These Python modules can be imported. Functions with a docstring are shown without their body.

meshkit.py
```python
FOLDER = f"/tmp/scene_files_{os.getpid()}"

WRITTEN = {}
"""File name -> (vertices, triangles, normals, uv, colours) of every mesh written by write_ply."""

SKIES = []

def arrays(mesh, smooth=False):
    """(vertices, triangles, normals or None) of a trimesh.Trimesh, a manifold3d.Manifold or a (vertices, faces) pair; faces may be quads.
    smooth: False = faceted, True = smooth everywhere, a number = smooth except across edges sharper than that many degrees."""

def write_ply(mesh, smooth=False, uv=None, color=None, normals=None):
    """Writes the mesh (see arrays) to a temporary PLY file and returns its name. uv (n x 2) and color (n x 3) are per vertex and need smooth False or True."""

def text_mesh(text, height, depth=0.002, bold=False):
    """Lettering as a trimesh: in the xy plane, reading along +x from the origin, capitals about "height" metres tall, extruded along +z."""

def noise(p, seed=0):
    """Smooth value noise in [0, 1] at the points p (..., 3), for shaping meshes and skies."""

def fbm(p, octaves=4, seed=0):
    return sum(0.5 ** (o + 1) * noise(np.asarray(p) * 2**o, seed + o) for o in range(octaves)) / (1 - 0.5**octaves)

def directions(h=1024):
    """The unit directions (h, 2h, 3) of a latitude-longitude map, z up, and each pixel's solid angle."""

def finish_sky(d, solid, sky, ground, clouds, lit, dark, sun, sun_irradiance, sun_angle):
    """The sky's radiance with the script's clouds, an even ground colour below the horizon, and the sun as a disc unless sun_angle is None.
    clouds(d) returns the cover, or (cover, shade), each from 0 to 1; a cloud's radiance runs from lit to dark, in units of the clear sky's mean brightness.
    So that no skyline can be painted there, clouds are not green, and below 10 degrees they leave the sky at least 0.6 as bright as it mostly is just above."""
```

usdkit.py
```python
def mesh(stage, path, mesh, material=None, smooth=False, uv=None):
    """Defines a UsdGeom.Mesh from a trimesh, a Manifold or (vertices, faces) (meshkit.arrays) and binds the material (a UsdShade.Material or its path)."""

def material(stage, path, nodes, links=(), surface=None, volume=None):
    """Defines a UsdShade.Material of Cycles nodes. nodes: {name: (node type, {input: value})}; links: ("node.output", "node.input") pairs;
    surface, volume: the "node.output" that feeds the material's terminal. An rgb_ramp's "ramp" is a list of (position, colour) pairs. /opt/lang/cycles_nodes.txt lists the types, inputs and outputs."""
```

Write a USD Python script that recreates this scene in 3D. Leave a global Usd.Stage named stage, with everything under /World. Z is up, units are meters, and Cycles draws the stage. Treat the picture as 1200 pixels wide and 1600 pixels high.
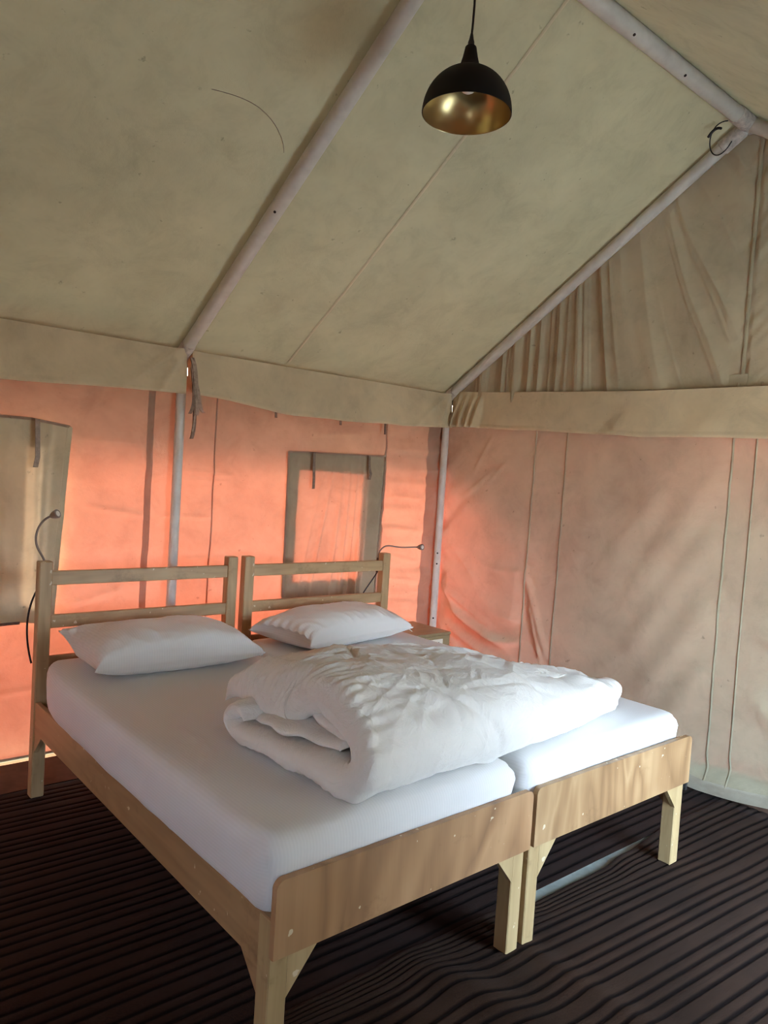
import math, random
import numpy as np, trimesh, manifold3d, usdkit, meshkit
from pxr import Usd, UsdGeom, UsdLux, UsdShade, Gf, Sdf
from meshkit import fbm, noise

stage = Usd.Stage.CreateInMemory()
UsdGeom.SetStageUpAxis(stage, 'Z'); UsdGeom.SetStageMetersPerUnit(stage, 1.0)
UsdGeom.Xform.Define(stage, '/World'); UsdGeom.Scope.Define(stage, '/World/Looks')
K = usdkit.material

# ------------------------------------------------------------------ camera
yaw, pitch, roll = 0.7091, 0.0481, 0.0630
fwd = np.array([math.sin(yaw)*math.cos(pitch), math.cos(yaw)*math.cos(pitch), -math.sin(pitch)])
rt = np.array([math.cos(yaw), -math.sin(yaw), 0.0]); up = np.cross(rt, fwd)
c_, s_ = math.cos(roll), math.sin(roll)
rt, up = c_*rt + s_*up, -s_*rt + c_*up
CAM = np.array([-0.9053, -1.3369, 1.4123])
cam = UsdGeom.Camera.Define(stage, '/World/camera')
M4 = np.eye(4); M4[0, :3], M4[1, :3], M4[2, :3], M4[3, :3] = rt, up, -fwd, CAM
cam.AddTransformOp().Set(Gf.Matrix4d(*M4.ravel().tolist()))
cam.CreateHorizontalApertureAttr(36.0); cam.CreateFocalLengthAttr(36.0*1163.93/1200)
cam.CreateExposureAttr(4.2)

# ------------------------------------------------------------------ daylight: hazy sky and a veiled sun behind the headboard wall
SKY, SUN, SUN_EL, SUN_AZ, SUN_ANGLE = 1.0, 1.95, 26.0, 40.0, 15.0     # azimuth in degrees from +y towards +x
dome = UsdLux.DomeLight.Define(stage, '/World/sky_light')
dome.CreateIntensityAttr(1.0); dome.CreateColorAttr(Gf.Vec3f(1, 1, 1))
K(stage, '/World/Looks/sky', {
    'tc': ('texture_coordinate', {}), 'sep': ('separate_xyz', {}),
    'r': ('rgb_ramp', {'ramp': [(0.0, (.42, .36, .28)), (0.49, (.42, .36, .28)), (0.505, (.84, 1.03, 1.22)), (0.75, (.68, .95, 1.30)), (1.0, (.56, .84, 1.3))]}),
    'm': ('map_range', {'from_min': -1.0, 'from_max': 1.0, 'to_min': 0.0, 'to_max': 1.0}),
    'b': ('background_shader', {'strength': SKY})},
  [('tc.generated', 'sep.vector'), ('sep.z', 'm.value'), ('m.result', 'r.fac'), ('r.color', 'b.color')], surface='b.background')
UsdShade.MaterialBindingAPI.Apply(dome.GetPrim()).Bind(UsdShade.Material.Get(stage, '/World/Looks/sky'))
sun = UsdLux.DistantLight.Define(stage, '/World/sun_light')
sun.CreateIntensityAttr(SUN); sun.CreateNormalizeAttr(True); sun.CreateAngleAttr(SUN_ANGLE); sun.CreateColorAttr(Gf.Vec3f(1.0, .93, .80))
sx = UsdGeom.Xformable(sun)
d_ = np.array([math.sin(math.radians(SUN_AZ))*math.cos(math.radians(SUN_EL)), math.cos(math.radians(SUN_AZ))*math.cos(math.radians(SUN_EL)), math.sin(math.radians(SUN_EL))])
a_ = np.cross([0, 0, 1.0], d_); a_ /= np.linalg.norm(a_); b_ = np.cross(d_, a_)
Ms = np.eye(4); Ms[0, :3], Ms[1, :3], Ms[2, :3] = a_, b_, d_
sx.AddTransformOp().Set(Gf.Matrix4d(*Ms.ravel().tolist()))

# ------------------------------------------------------------------ helpers
used = {}
def numbered(path):
    k = used.get(path, 0); used[path] = k + 1
    return path if k == 0 else f'{path}_{k:03d}'
def mark(p, label=None, cat=None, group=None, kind=None):
    for k, v in (('label', label), ('category', cat), ('group', group), ('kind', kind)):
        if v: p.SetCustomDataByKey(k, v)
    return p
def thing(name, label=None, cat=None, group=None, kind=None, loc=(0, 0, 0)):
    x = UsdGeom.Xform.Define(stage, numbered('/World/' + name)); x.AddTranslateOp().Set(Gf.Vec3d(*map(float, loc)))
    LOC[str(x.GetPath())] = np.array(loc, float)
    return mark(x.GetPrim(), label, cat, group, kind)
LOC = {}
def obj(name, mesh, mat, parent=None, smooth=False, label=None, cat=None, group=None, kind=None):
    """mesh in world coordinates; parts are moved to their thing's base"""
    base = str(parent.GetPath()) if parent else '/World'
    path = numbered(base + '/' + name)
    top = '/'.join(path.split('/')[:3])
    off = LOC.get(top) if parent else None
    if off is not None and np.any(off):
        if isinstance(mesh, tuple): mesh = (np.asarray(mesh[0]) - off, mesh[1])
        else: mesh = mesh.copy(); mesh.apply_translation(-off)
    m = usdkit.mesh(stage, path, mesh, '/World/Looks/' + mat, smooth=smooth)
    return mark(m.GetPrim(), label, cat, group, kind)
def cat_(*ms): return trimesh.util.concatenate(list(ms))
def box(x0, x1, y0, y1, z0, z1, bev=0.0):
    if bev:
        s = manifold3d.Manifold.cube([x1-x0-2*bev, y1-y0-2*bev, z1-z0-2*bev]).translate([x0+bev, y0+bev, z0+bev])
        pts = []
        for X in (0, 1):
            for Y in (0, 1):
                for Z in (0, 1):
                    p = np.array([[x0, x1][X], [y0, y1][Y], [z0, z1][Z]]); sg = 1-2*np.array([X, Y, Z])
                    for a in range(3):
                        q = p + sg*bev; q[a] = p[a]; pts.append(q)
        mm = manifold3d.Manifold.hull_points(np.array(pts)).to_mesh()
        return trimesh.Trimesh(mm.vert_properties[:, :3], mm.tri_verts, process=False)
    return trimesh.creation.box(bounds=[[x0, y0, z0], [x1, y1, z1]])
def grid(us, vs, f, flip=False, cut=None):
    """a sheet: f(U, V) -> points; cut(U, V of the cell centres) True where the sheet is open"""
    U, V = np.meshgrid(us, vs, indexing='ij'); P = np.stack(f(U, V), -1).reshape(-1, 3)
    n, m = len(us), len(vs); i, j = np.meshgrid(np.arange(n-1), np.arange(m-1), indexing='ij')
    q = np.stack([i*m+j, (i+1)*m+j, (i+1)*m+j+1, i*m+j+1], -1).reshape(-1, 4)
    if cut is not None:
        uc, vc = np.meshgrid((us[1:]+us[:-1])/2, (vs[1:]+vs[:-1])/2, indexing='ij'); q = q[~cut(uc, vc).ravel()]
    if flip: q = q[:, ::-1]
    return P, np.vstack([q[:, [0, 1, 2]], q[:, [0, 2, 3]]])
def tm(vf): return trimesh.Trimesh(vf[0], vf[1], process=False)
def tube(pts, r, sides=16, cap=True):
    p = np.asarray(pts, float); r = np.broadcast_to(r, (len(p),))
    t = np.gradient(p, axis=0); t /= np.linalg.norm(t, axis=1, keepdims=True) + 1e-12
    a = np.cross(t[0], [0, 0, 1.0] if abs(t[0][2]) < .9 else [1.0, 0, 0]); a /= np.linalg.norm(a)
    A = []
    for k in range(len(p)):
        a = a - t[k]*np.dot(a, t[k]); a /= np.linalg.norm(a); A.append(a.copy())
    A = np.array(A); B = np.cross(t, A); an = np.arange(sides)*2*np.pi/sides
    v = (p[:, None] + r[:, None, None]*(np.cos(an)[None, :, None]*A[:, None] + np.sin(an)[None, :, None]*B[:, None])).reshape(-1, 3)
    i, j = np.meshgrid(np.arange(len(p)-1), np.arange(sides), indexing='ij')
    q = np.stack([i*sides+j, i*sides+(j+1) % sides, (i+1)*sides+(j+1) % sides, (i+1)*sides+j], -1).reshape(-1, 4)
    f = [q[:, [0, 1, 2]], q[:, [0, 2, 3]]]
    if cap:
        n = len(v); v = np.vstack([v, p[:1], p[-1:]]); k = np.arange(sides); e = (len(p)-1)*sides
        f += [np.stack([np.full(sides, n), (k+1) % sides, k], -1), np.stack([np.full(sides, n+1), e+k, e+(k+1) % sides], -1)]
    return trimesh.Trimesh(v, np.vstack(f), process=False)
def spline(pts, n):
    from scipy.interpolate import CubicSpline
    p = np.asarray(pts, float); t = np.r_[0, np.cumsum(np.linalg.norm(np.diff(p, axis=0), axis=1))]
    return CubicSpline(t, p)(np.linspace(0, t[-1], n))
def lathe(prof, c, n=64):
    m = trimesh.creation.revolve(np.array(prof, float), sections=n); m.apply_translation(c); return m
def ribbon(pts, width_dir, w, th=.0015):
    """a strap: a thin strip along pts"""
    p = np.asarray(pts, float); wd = np.asarray(width_dir, float); t = np.gradient(p, axis=0)
    nn = np.cross(t, wd); nn /= np.linalg.norm(nn, axis=1, keepdims=True)
    ring = np.stack([p + wd*w/2 + nn*th, p - wd*w/2 + nn*th, p - wd*w/2 - nn*th, p + wd*w/2 - nn*th], 1).reshape(-1, 3)
    n = len(p); i, j = np.meshgrid(np.arange(n-1), np.arange(4), indexing='ij')
    q = np.stack([i*4+j, i*4+(j+1) % 4, (i+1)*4+(j+1) % 4, (i+1)*4+j], -1).reshape(-1, 4)
    q = np.vstack([q, [[3, 2, 1, 0]], [[4*n-4, 4*n-3, 4*n-2, 4*n-1]]])
    return trimesh.Trimesh(ring, np.vstack([q[:, [0, 1, 2]], q[:, [0, 2, 3]]]), process=False)
def ridge(a, b, p0, p1, w, amp, fade=.25):
    """a fold in a sheet: height of a soft ridge from p0 to p1"""
    p0, p1 = np.array(p0, float), np.array(p1, float); L = np.linalg.norm(p1-p0); d = (p1-p0)/L
    s = (a-p0[0])*d[0] + (b-p0[1])*d[1]; n = -(a-p0[0])*d[1] + (b-p0[1])*d[0]
    n = n + .6*w*(noise(np.stack([s*5, s*0+amp*977, s*0+p0[0]*13], -1))-.5)
    t = np.clip(np.minimum(s, L-s)/(fade*L), 0, 1); t = t*t*(3-2*t)
    return amp*t*np.exp(-(n/w)**2)
def n3(a, b, c=0.0): return np.stack([a, b, np.zeros_like(a)+c], -1)
def ridged(p, octaves=3, seed=0): return sum(.5**o*(1-np.abs(2*noise(np.asarray(p)*2**o, seed+o)-1))**2 for o in range(octaves))

# ------------------------------------------------------------------ materials
def canvas(name, col, trans, fac, stain=.25, fine=260.0):
    """woven tent canvas: reflects a dusty beige, lets some light through in a warm coral"""
    K(stage, '/World/Looks/' + name, {
        'tc': ('texture_coordinate', {}),
        'big': ('noise_texture', {'scale': 1.7, 'detail': 5.0, 'roughness': .6}),
        'spot': ('noise_texture', {'scale': 23.0, 'detail': 3.0, 'roughness': .6}),
        'sr': ('rgb_ramp', {'ramp': [(0, (.45,)*3), (.24, (.55,)*3), (.31, (1,)*3), (1, (1,)*3)]}),
        'br': ('rgb_ramp', {'ramp': [(.25, tuple(x*(1-stain) for x in col)), (.55, col), (.8, tuple(min(1, x*(1+stain*.5)) for x in col))]}),
        'mot': ('noise_texture', {'scale': 5.5, 'detail': 8.0, 'roughness': .68, 'distortion': .5}), 'mr': ('rgb_ramp', {'ramp': [(.3, (.74,)*3), (.5, (.96,)*3), (.7, (1.06,)*3)]}), 'mul0': ('mix_color', {'blend_type': 'multiply', 'fac': .8, 'use_clamp': False}),
        'mul': ('mix_color', {'blend_type': 'multiply', 'fac': .75}),
        'tr': ('rgb_ramp', {'ramp': [(.3, tuple(x*.82 for x in trans)), (.7, trans)]}),
        'tm': ('mix_color', {'blend_type': 'multiply', 'fac': .5}),
        'weave': ('noise_texture', {'scale': fine, 'detail': 2.0}),
        'crink': ('noise_texture', {'scale': 14.0, 'detail': 4.0, 'roughness': .65}),
        'b1': ('bump', {'strength': .12, 'distance': .001}), 'b2': ('bump', {'strength': .35, 'distance': .006}),
        'd': ('diffuse_bsdf', {'roughness': .6}), 't': ('translucent_bsdf', {}), 'mx': ('mix_closure', {'fac': fac})},
      [('tc.object', 'big.vector'), ('tc.object', 'spot.vector'), ('tc.object', 'weave.vector'), ('tc.object', 'crink.vector'),
       ('tc.object', 'mot.vector'), ('mot.fac', 'mr.fac'), ('sr.color', 'mul0.a'), ('mr.color', 'mul0.b'), ('big.fac', 'br.fac'), ('spot.fac', 'sr.fac'), ('br.color', 'mul.a'), ('mul0.result', 'mul.b'), ('mul.result', 'd.color'),
       ('big.fac', 'tr.fac'), ('tr.color', 'tm.a'), ('mul0.result', 'tm.b'), ('tm.result', 't.color'),
       ('weave.fac', 'b1.height'), ('crink.fac', 'b2.height'), ('b1.normal', 'b2.normal'), ('b2.normal', 'd.normal'), ('b2.normal', 't.normal'),
       ('d.BSDF', 'mx.closure1'), ('t.BSDF', 'mx.closure2')], surface='mx.closure')
canvas('canvas_wall', (.47, .39, .27), (.95, .225, .115), .0185)
canvas('canvas_gable', (.52, .48, .34), (.95, .165, .10), .026)
canvas('canvas_panel', (.50, .455, .32), (.95, .27, .14), .006)
canvas('canvas_roof', (.62, .565, .375), (.55, .50, .36), .018, stain=.18)
canvas('canvas_valance', (.72, .615, .42), (.70, .45, .26), .012, stain=.2)
canvas('canvas_seam', (.48, .40, .30), (.85, .45, .32), .30)
canvas('canvas_hem', (.44, .40, .31), (.5, .4, .3), .01)
canvas('fly_cloth', (.45, .38, .27), (.6, .56, .42), .10)
def plain(name, col, rough=.5, metal=0.0, spec=.5, bump=None, var=.0, scale=8.0, sheen=0.0):
    nodes = {'p': ('principled_bsdf', {'base_color': col, 'roughness': rough, 'metallic': metal, 'specular_ior_level': spec, 'sheen_weight': sheen})}
    links = []
    if var or bump:
        nodes['tc'] = ('texture_coordinate', {}); nodes['n'] = ('noise_texture', {'scale': scale, 'detail': 4.0, 'roughness': .6}); links.append(('tc.object', 'n.vector'))
    if var:
        nodes['r'] = ('rgb_ramp', {'ramp': [(.3, tuple(x*(1-var) for x in col)), (.65, tuple(min(1, x*(1+var*.4)) for x in col))]})
        links += [('n.fac', 'r.fac'), ('r.color', 'p.base_color')]
    if bump:
        nodes['b'] = ('bump', {'strength': bump, 'distance': .002}); links += [('n.fac', 'b.height'), ('b.normal', 'p.normal')]
    return K(stage, '/World/Looks/' + name, nodes, links, surface='p.BSDF')
plain('pole_paint', (.62, .585, .52), .40, var=.12, scale=14, bump=.1)
plain('pole_sleeve', (.58, .51, .45), .5, var=.4, scale=40, bump=.15)
plain('black_paint', (.006, .006, .0065), .62, spec=.25)
plain('black_plastic', (.012, .011, .010), .45)
plain('rubber_grey', (.20, .16, .13), .5)
plain('steel_grey', (.28, .25, .22), .35, metal=.6)
plain('strap', (.22, .16, .12), .85, var=.3, scale=60)
plain('strap_pale', (.36, .28, .22), .85, var=.3, scale=60)
plain('gold_paint', (.50, .37, .17), .27, metal=.85, var=.12, scale=3)
plain('bulb_glass', (.75, .72, .66), .25)
plain('paper', (.78, .70, .58), .8)
plain('ink', (.05, .04, .04), .8)
plain('ground_earth', (.32, .23, .155), .9, var=.3, scale=1.2, bump=.4)
plain('groundsheet', (.50, .53, .46), .8, var=.3, scale=12, bump=.3)
plain('skirt', (.10, .055, .035), .9, var=.4, scale=9, bump=.3)
plain('socket_dark', (.02, .015, .012), .8)
K(stage, '/World/Looks/screen', {'d': ('diffuse_bsdf', {'color': (.05, .045, .04)}), 't': ('transparent_bsdf', {'color': (1, 1, 1)}), 'm': ('mix_closure', {'fac': .90})},
  [('d.BSDF', 'm.closure1'), ('t.BSDF', 'm.closure2')], surface='m.closure')
def wood(name, axis, c0, c1, c2, scale=1.0, rough=.42, ply=False, shift=0.0):
    """sawn timber with grain along axis; ply: flat-cut veneer with wide figure"""
    s = [26.0*scale]*3; s['xyz'.index(axis)] = 1.6*scale
    nodes = {
        'tc': ('texture_coordinate', {}),
        'mp': ('mapping', {'scale': tuple(s), 'location': (shift, shift*1.7, shift*.6)}),
        'n': ('noise_texture', {'scale': 1.0, 'detail': 6.0, 'roughness': .62, 'distortion': .6}),
        'mp2': ('mapping', {'scale': tuple(x*(.22 if x > 10 else .9) for x in s), 'location': (shift+3, shift, 1.0)}),
        'n2': ('noise_texture', {'scale': 1.0, 'detail': 2.0, 'distortion': 1.4}),
        'band': ('math', {'math_type': 'multiply', 'value2': 7.0 if ply else 4.0}), 'fr': ('math', {'math_type': 'pingpong', 'value2': 1.0}),
        'mixn': ('mix_float', {'fac': .45 if ply else .3}),
        'r': ('rgb_ramp', {'ramp': [(.18, c0), (.5, c1), (.82, c2)]}),
        'chip': ('noise_texture', {'scale': 34.0, 'detail': 2.0}), 'cr': ('rgb_ramp', {'ramp': [(.705, (0, 0, 0)), (.735, (1, 1, 1))]}),
        'dirt': ('noise_texture', {'scale': 5.0, 'detail': 5.0, 'roughness': .7}), 'dr': ('rgb_ramp', {'ramp': [(.27, (.55, .50, .45)), (.42, (1, 1, 1))]}),
        'm1': ('mix_color', {'blend_type': 'multiply', 'fac': .8}), 'm2': ('mix_color', {'b': (.62, .52, .36)}),
        'b': ('bump', {'strength': .18, 'distance': .0012}),
        'p': ('principled_bsdf', {'roughness': rough, 'specular_ior_level': .45})}
    links = [('tc.object', 'mp.vector'), ('mp.vector', 'n.vector'), ('tc.object', 'mp2.vector'), ('mp2.vector', 'n2.vector'), ('n2.fac', 'band.value1'), ('band.value', 'fr.value1'),
             ('n.fac', 'mixn.a'), ('fr.value', 'mixn.b'), ('mixn.result', 'r.fac'), ('tc.object', 'chip.vector'), ('chip.fac', 'cr.fac'), ('tc.object', 'dirt.vector'), ('dirt.fac', 'dr.fac'),
             ('r.color', 'm1.a'), ('dr.color', 'm1.b'), ('m1.result', 'm2.a'), ('cr.color', 'm2.fac'), ('m2.result', 'p.base_color'), ('n.fac', 'b.height'), ('b.normal', 'p.normal')]
    K(stage, '/World/Looks/' + name, nodes, links, surface='p.BSDF')
PINE = ((.30, .185, .085), (.44, .29, .145), (.53, .37, .20))
for ax in 'xyz': wood('pine_' + ax, ax, *PINE)
wood('leg_wood', 'z', (.32, .21, .095), (.43, .305, .15), (.52, .38, .20))
wood('rail_wood', 'y', (.27, .15, .065), (.36, .215, .10), (.42, .265, .13))
wood('ply_a', 'z', (.21, .105, .047), (.35, .19, .088), (.46, .27, .135), .55, ply=True)
wood('ply_b', 'z', (.19, .10, .043), (.32, .185, .085), (.44, .28, .14), .6, ply=True, shift=5.3)
wood('cabinet_wood', 'x', (.22, .16, .08), (.31, .23, .12), (.36, .27, .15))
def linen(name, col, period, sheen=.15):
    """white cotton with a woven satin stripe; the stripe runs along the length and over the ends"""
    K(stage, '/World/Looks/' + name, {
        'tc': ('texture_coordinate', {}), 'g': ('geometry', {}), 's': ('separate_xyz', {}), 'gs': ('separate_xyz', {}),
        'ab': ('math', {'math_type': 'absolute'}), 'gt': ('math', {'math_type': 'greater_than', 'value2': .75}),
        'mf': ('mix_float', {}), 'mul': ('math', {'math_type': 'multiply', 'value2': 2*math.pi/period}), 'sin': ('math', {'math_type': 'sine'}),
        'st': ('map_range', {'from_min': -.35, 'from_max': .35, 'to_min': 0.0, 'to_max': 1.0, 'clamp': True}),
        'cr': ('rgb_ramp', {'ramp': [(0, tuple(x*.975 for x in col)), (1, col)]}), 'rr': ('map_range', {'to_min': .75, 'to_max': .5}),
        'cn': ('noise_texture', {'scale': 30.0, 'detail': 4.0, 'roughness': .6}), 'ad': ('math', {'math_type': 'multiply_add', 'value2': .16}),
        'b': ('bump', {'strength': .25, 'distance': .002}),
        'p': ('principled_bsdf', {'sheen_weight': sheen, 'specular_ior_level': .25})},
      [('tc.object', 's.vector'), ('g.normal', 'gs.vector'), ('gs.x', 'ab.value1'), ('ab.value', 'gt.value1'), ('gt.value', 'mf.fac'), ('s.x', 'mf.a'), ('s.z', 'mf.b'),
       ('mf.result', 'mul.value1'), ('mul.value', 'sin.value1'), ('sin.value', 'st.value'), ('st.result', 'cr.fac'), ('st.result', 'rr.value'), ('cr.color', 'p.base_color'), ('rr.result', 'p.roughness'),
       ('tc.object', 'cn.vector'), ('st.result', 'ad.value1'), ('cn.fac', 'ad.value3'), ('ad.value', 'b.height'), ('b.normal', 'p.normal')], surface='p.BSDF')
linen('sheet_linen', (.72, .71, .695), .009)
linen('pillow_linen', (.74, .695, .64), .010)
K(stage, '/World/Looks/duvet_cotton', {
    'tc': ('texture_coordinate', {}), 'n': ('noise_texture', {'scale': 10.0, 'detail': 6.0, 'roughness': .62, 'distortion': 1.1}), 'w': ('noise_texture', {'scale': 500.0}),
    'b': ('bump', {'strength': .8, 'distance': .012}), 'b2': ('bump', {'strength': .08, 'distance': .0006}),
    'p': ('principled_bsdf', {'base_color': (.76, .725, .67), 'roughness': .62, 'sheen_weight': .2, 'specular_ior_level': .3})},
  [('tc.object', 'n.vector'), ('tc.object', 'w.vector'), ('n.fac', 'b.height'), ('w.fac', 'b2.height'), ('b.normal', 'b2.normal'), ('b2.normal', 'p.normal')], surface='p.BSDF')
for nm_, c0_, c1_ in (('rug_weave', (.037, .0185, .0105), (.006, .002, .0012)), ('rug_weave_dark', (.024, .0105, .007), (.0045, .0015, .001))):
  K(stage, '/World/Looks/'+nm_, {
    'a': ('uvmap', {'attribute': 'st'}), 's': ('separate_xyz', {}), 'tc': ('texture_coordinate', {}), 'n': ('noise_texture', {'scale': 3.0, 'detail': 5.0, 'roughness': .65}), 'f': ('noise_texture', {'scale': 420.0, 'detail': 2.0}),
    'r': ('rgb_ramp', {'ramp': [(0, c0_), (1, c1_)]}), 'mr': ('map_range', {'from_min': .3, 'from_max': .7, 'to_min': .7, 'to_max': 1.25}),
    'fr': ('map_range', {'from_min': .3, 'from_max': .7, 'to_min': .6, 'to_max': 1.4}), 'm0': ('math', {'math_type': 'multiply'}),
    'm': ('vector_math', {'math_type': 'scale'}), 'b': ('bump', {'strength': .5, 'distance': .002}),
    'p': ('principled_bsdf', {'roughness': .85, 'specular_ior_level': .12, 'sheen_weight': .03})},
  [('a.UV', 's.vector'), ('s.x', 'r.fac'), ('tc.object', 'n.vector'), ('tc.object', 'f.vector'), ('n.fac', 'mr.value'), ('f.fac', 'fr.value'), ('mr.result', 'm0.value1'), ('fr.result', 'm0.value2'),
   ('r.color', 'm.vector1'), ('m0.value', 'm.scale'), ('m.vector', 'p.base_color'), ('f.fac', 'b.height'), ('b.normal', 'p.normal')], surface='p.BSDF')

# ------------------------------------------------------------------ the tent
YW, XW = 2.18, 2.60                 # headboard wall, gable wall
YF, XL = -1.56, -3.00               # front wall, far gable
EZ, RZ, RY = 1.951, 3.129, 0.308    # eave and ridge pole axes
SLOPE = (RZ-EZ)/(2.1385-RY); NZ = 1/math.hypot(1, SLOPE)
POLE_R = .031
def roof_z(y): return RZ + .045 - SLOPE*np.abs(y-RY)

def land(x, y):         # flat camp ground with an earth bank behind the left of the tent
    k = np.clip((1.15-x)/.9, 0, 1); k = k*k*(3-2*k)
    return x, y, -.06 + (1.12 + .25*(fbm(n3(x*1.5, y*1.5, 1.), 3)-.5))*k*np.exp(-((y-3.45)/.55)**2)*(.9+.2*noise(n3(x*2.5, y*2.5, 2.)))
ground = grid(np.linspace(-14, 14, 141), np.linspace(-14, 16, 151), land)
obj('ground', ground, 'ground_earth', kind='structure', label='dry earth ground around the tent with a low bank behind it')
plain('patio_stone', (.60, .54, .44), .8, var=.15, scale=3)
obj('patio', box(-3.5, 5.5, -6.5, YF-.12, -.12, -.03), 'patio_stone', kind='structure', label='pale stone terrace in front of the tent doorway')
obj('floor', box(XL, XW, YF, YW, -.055, -.018), 'groundsheet', kind='structure', label='pale grey green groundsheet of the tent floor')

# headboard wall
def wall_d(x, z):
    d = .030*(fbm(n3(x*1.1, z*1.3, 3.1), 3)-.5) + .006*(fbm(n3(x*7, z*12, 1.2), 3)-.5)
    d += .018*(noise(n3(x*1.5, z*24, 8.))-.5)*np.clip((x-2.0)/.12, 0, 1)
    d += .012*(noise(n3(x*1.2, z*15, 4.))-.5)*np.clip((z-.5)/.3, 0, 1)
    for (p0, p1, w, a) in [((.25, 1.19), (.60, 1.14), .014, .008), ((.60, 1.15), (.95, 1.14), .010, .006), ((.74, 1.38), (1.08, 1.36), .010, .007), ((.75, 1.34), (1.05, 1.33), .008, .006), ((.2, 1.50), (.6, 1.49), .012, .006),
                           ((.45, 1.62), (.62, 1.30), .018, .007), ((.72, .93), (1.3, .93), .01, .005), ((.2, .72), (.5, .80), .02, .010), ((1.5, 1.62), (1.9, 1.66), .014, .005), ((.0, .52), (.55, .50), .012, .005), ((-.5, .33), (.3, .36), .014, .006),
                           ((2.13, .93), (2.44, .86), .012, .009), ((2.12, .78), (2.45, .74), .012, .009), ((2.12, .63), (2.44, .60), .014, .008), ((2.13, 1.10), (2.44, 1.06), .012, .007), ((2.13, 1.3), (2.44, 1.27), .01, .006)]:
        d += ridge(x, z, p0, p1, w, a)
    return d
HOLE1, HOLE2 = (1.455, 1.938, .80, 1.425), (-.86, .105, .76, 1.46)
inh = lambda x, z, h: (x > h[0]) & (x < h[1]) & (z > h[2]) & (z < h[3])
wb = thing('wall_back', kind='structure', label='translucent beige canvas wall behind the headboards, glowing coral in the sun')
xs = np.linspace(XL, XW, 561); zs = np.linspace(.015, 1.99, 198)
obj('sheet', grid(xs, zs, lambda x, z: (x, YW - wall_d(x, z)*np.clip((XW-x)/.1, 0, 1), z), cut=lambda x, z: inh(x, z, HOLE1) | inh(x, z, HOLE2) | ((x > .735) & (x < .765) & (z > 1.845) & (z < 1.885))), 'canvas_wall', wb, smooth=True)
def strip_v(x0, x1, z0, z1, off=.003, mat='canvas_seam', par=None, name='seam'):
    zz = np.linspace(z0, z1, int((z1-z0)/.02)+2); xx = np.linspace(x0, x1, 4)
    prof = np.array([0, 1, 1, 0.])
    return obj(name, grid(xx, zz, lambda x, z: (x, YW - wall_d(x, z) - off*np.interp(x, xx, prof) - .0006, z)), mat, par or wb, smooth=True)
strip_v(.566, .600, .03, 1.95); strip_v(.927, .937, .03, 1.95, .002); strip_v(2.088, 2.104, .03, 1.95, .003)
strip_v(2.448, 2.575, .03, 1.95, .004, name='corner_band'); strip_v(-.98, -.965, .03, 1.95); strip_v(.318, .326, .03, .6, .001)
def strip_h(x0, x1, z0, z1, mat, name, off=.004):
    xx = np.linspace(x0, x1, int((x1-x0)/.02)+2); zz = np.linspace(z0, z1, 4); prof = np.array([0, 1, 1, 0.])
    return obj(name, grid(xx, zz, lambda x, z: (x, YW - wall_d(x, z) - off*np.interp(z, zz, prof) - .0006, z)), mat, wb, smooth=True)
strip_h(XL+.02, XW-.03, .036, .052, 'canvas_hem', 'hem', .008)
for x in (1.262, 1.70, 2.04):         # tape loops that hang out below the valance
    obj('tape_loop', ribbon([(x, YW-.045, 1.73), (x, YW-.046, 1.70), (x+.002, YW-.045, 1.665 if x > 2 else 1.69)], (1, 0, 0), .014), 'strap', wb)

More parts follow.
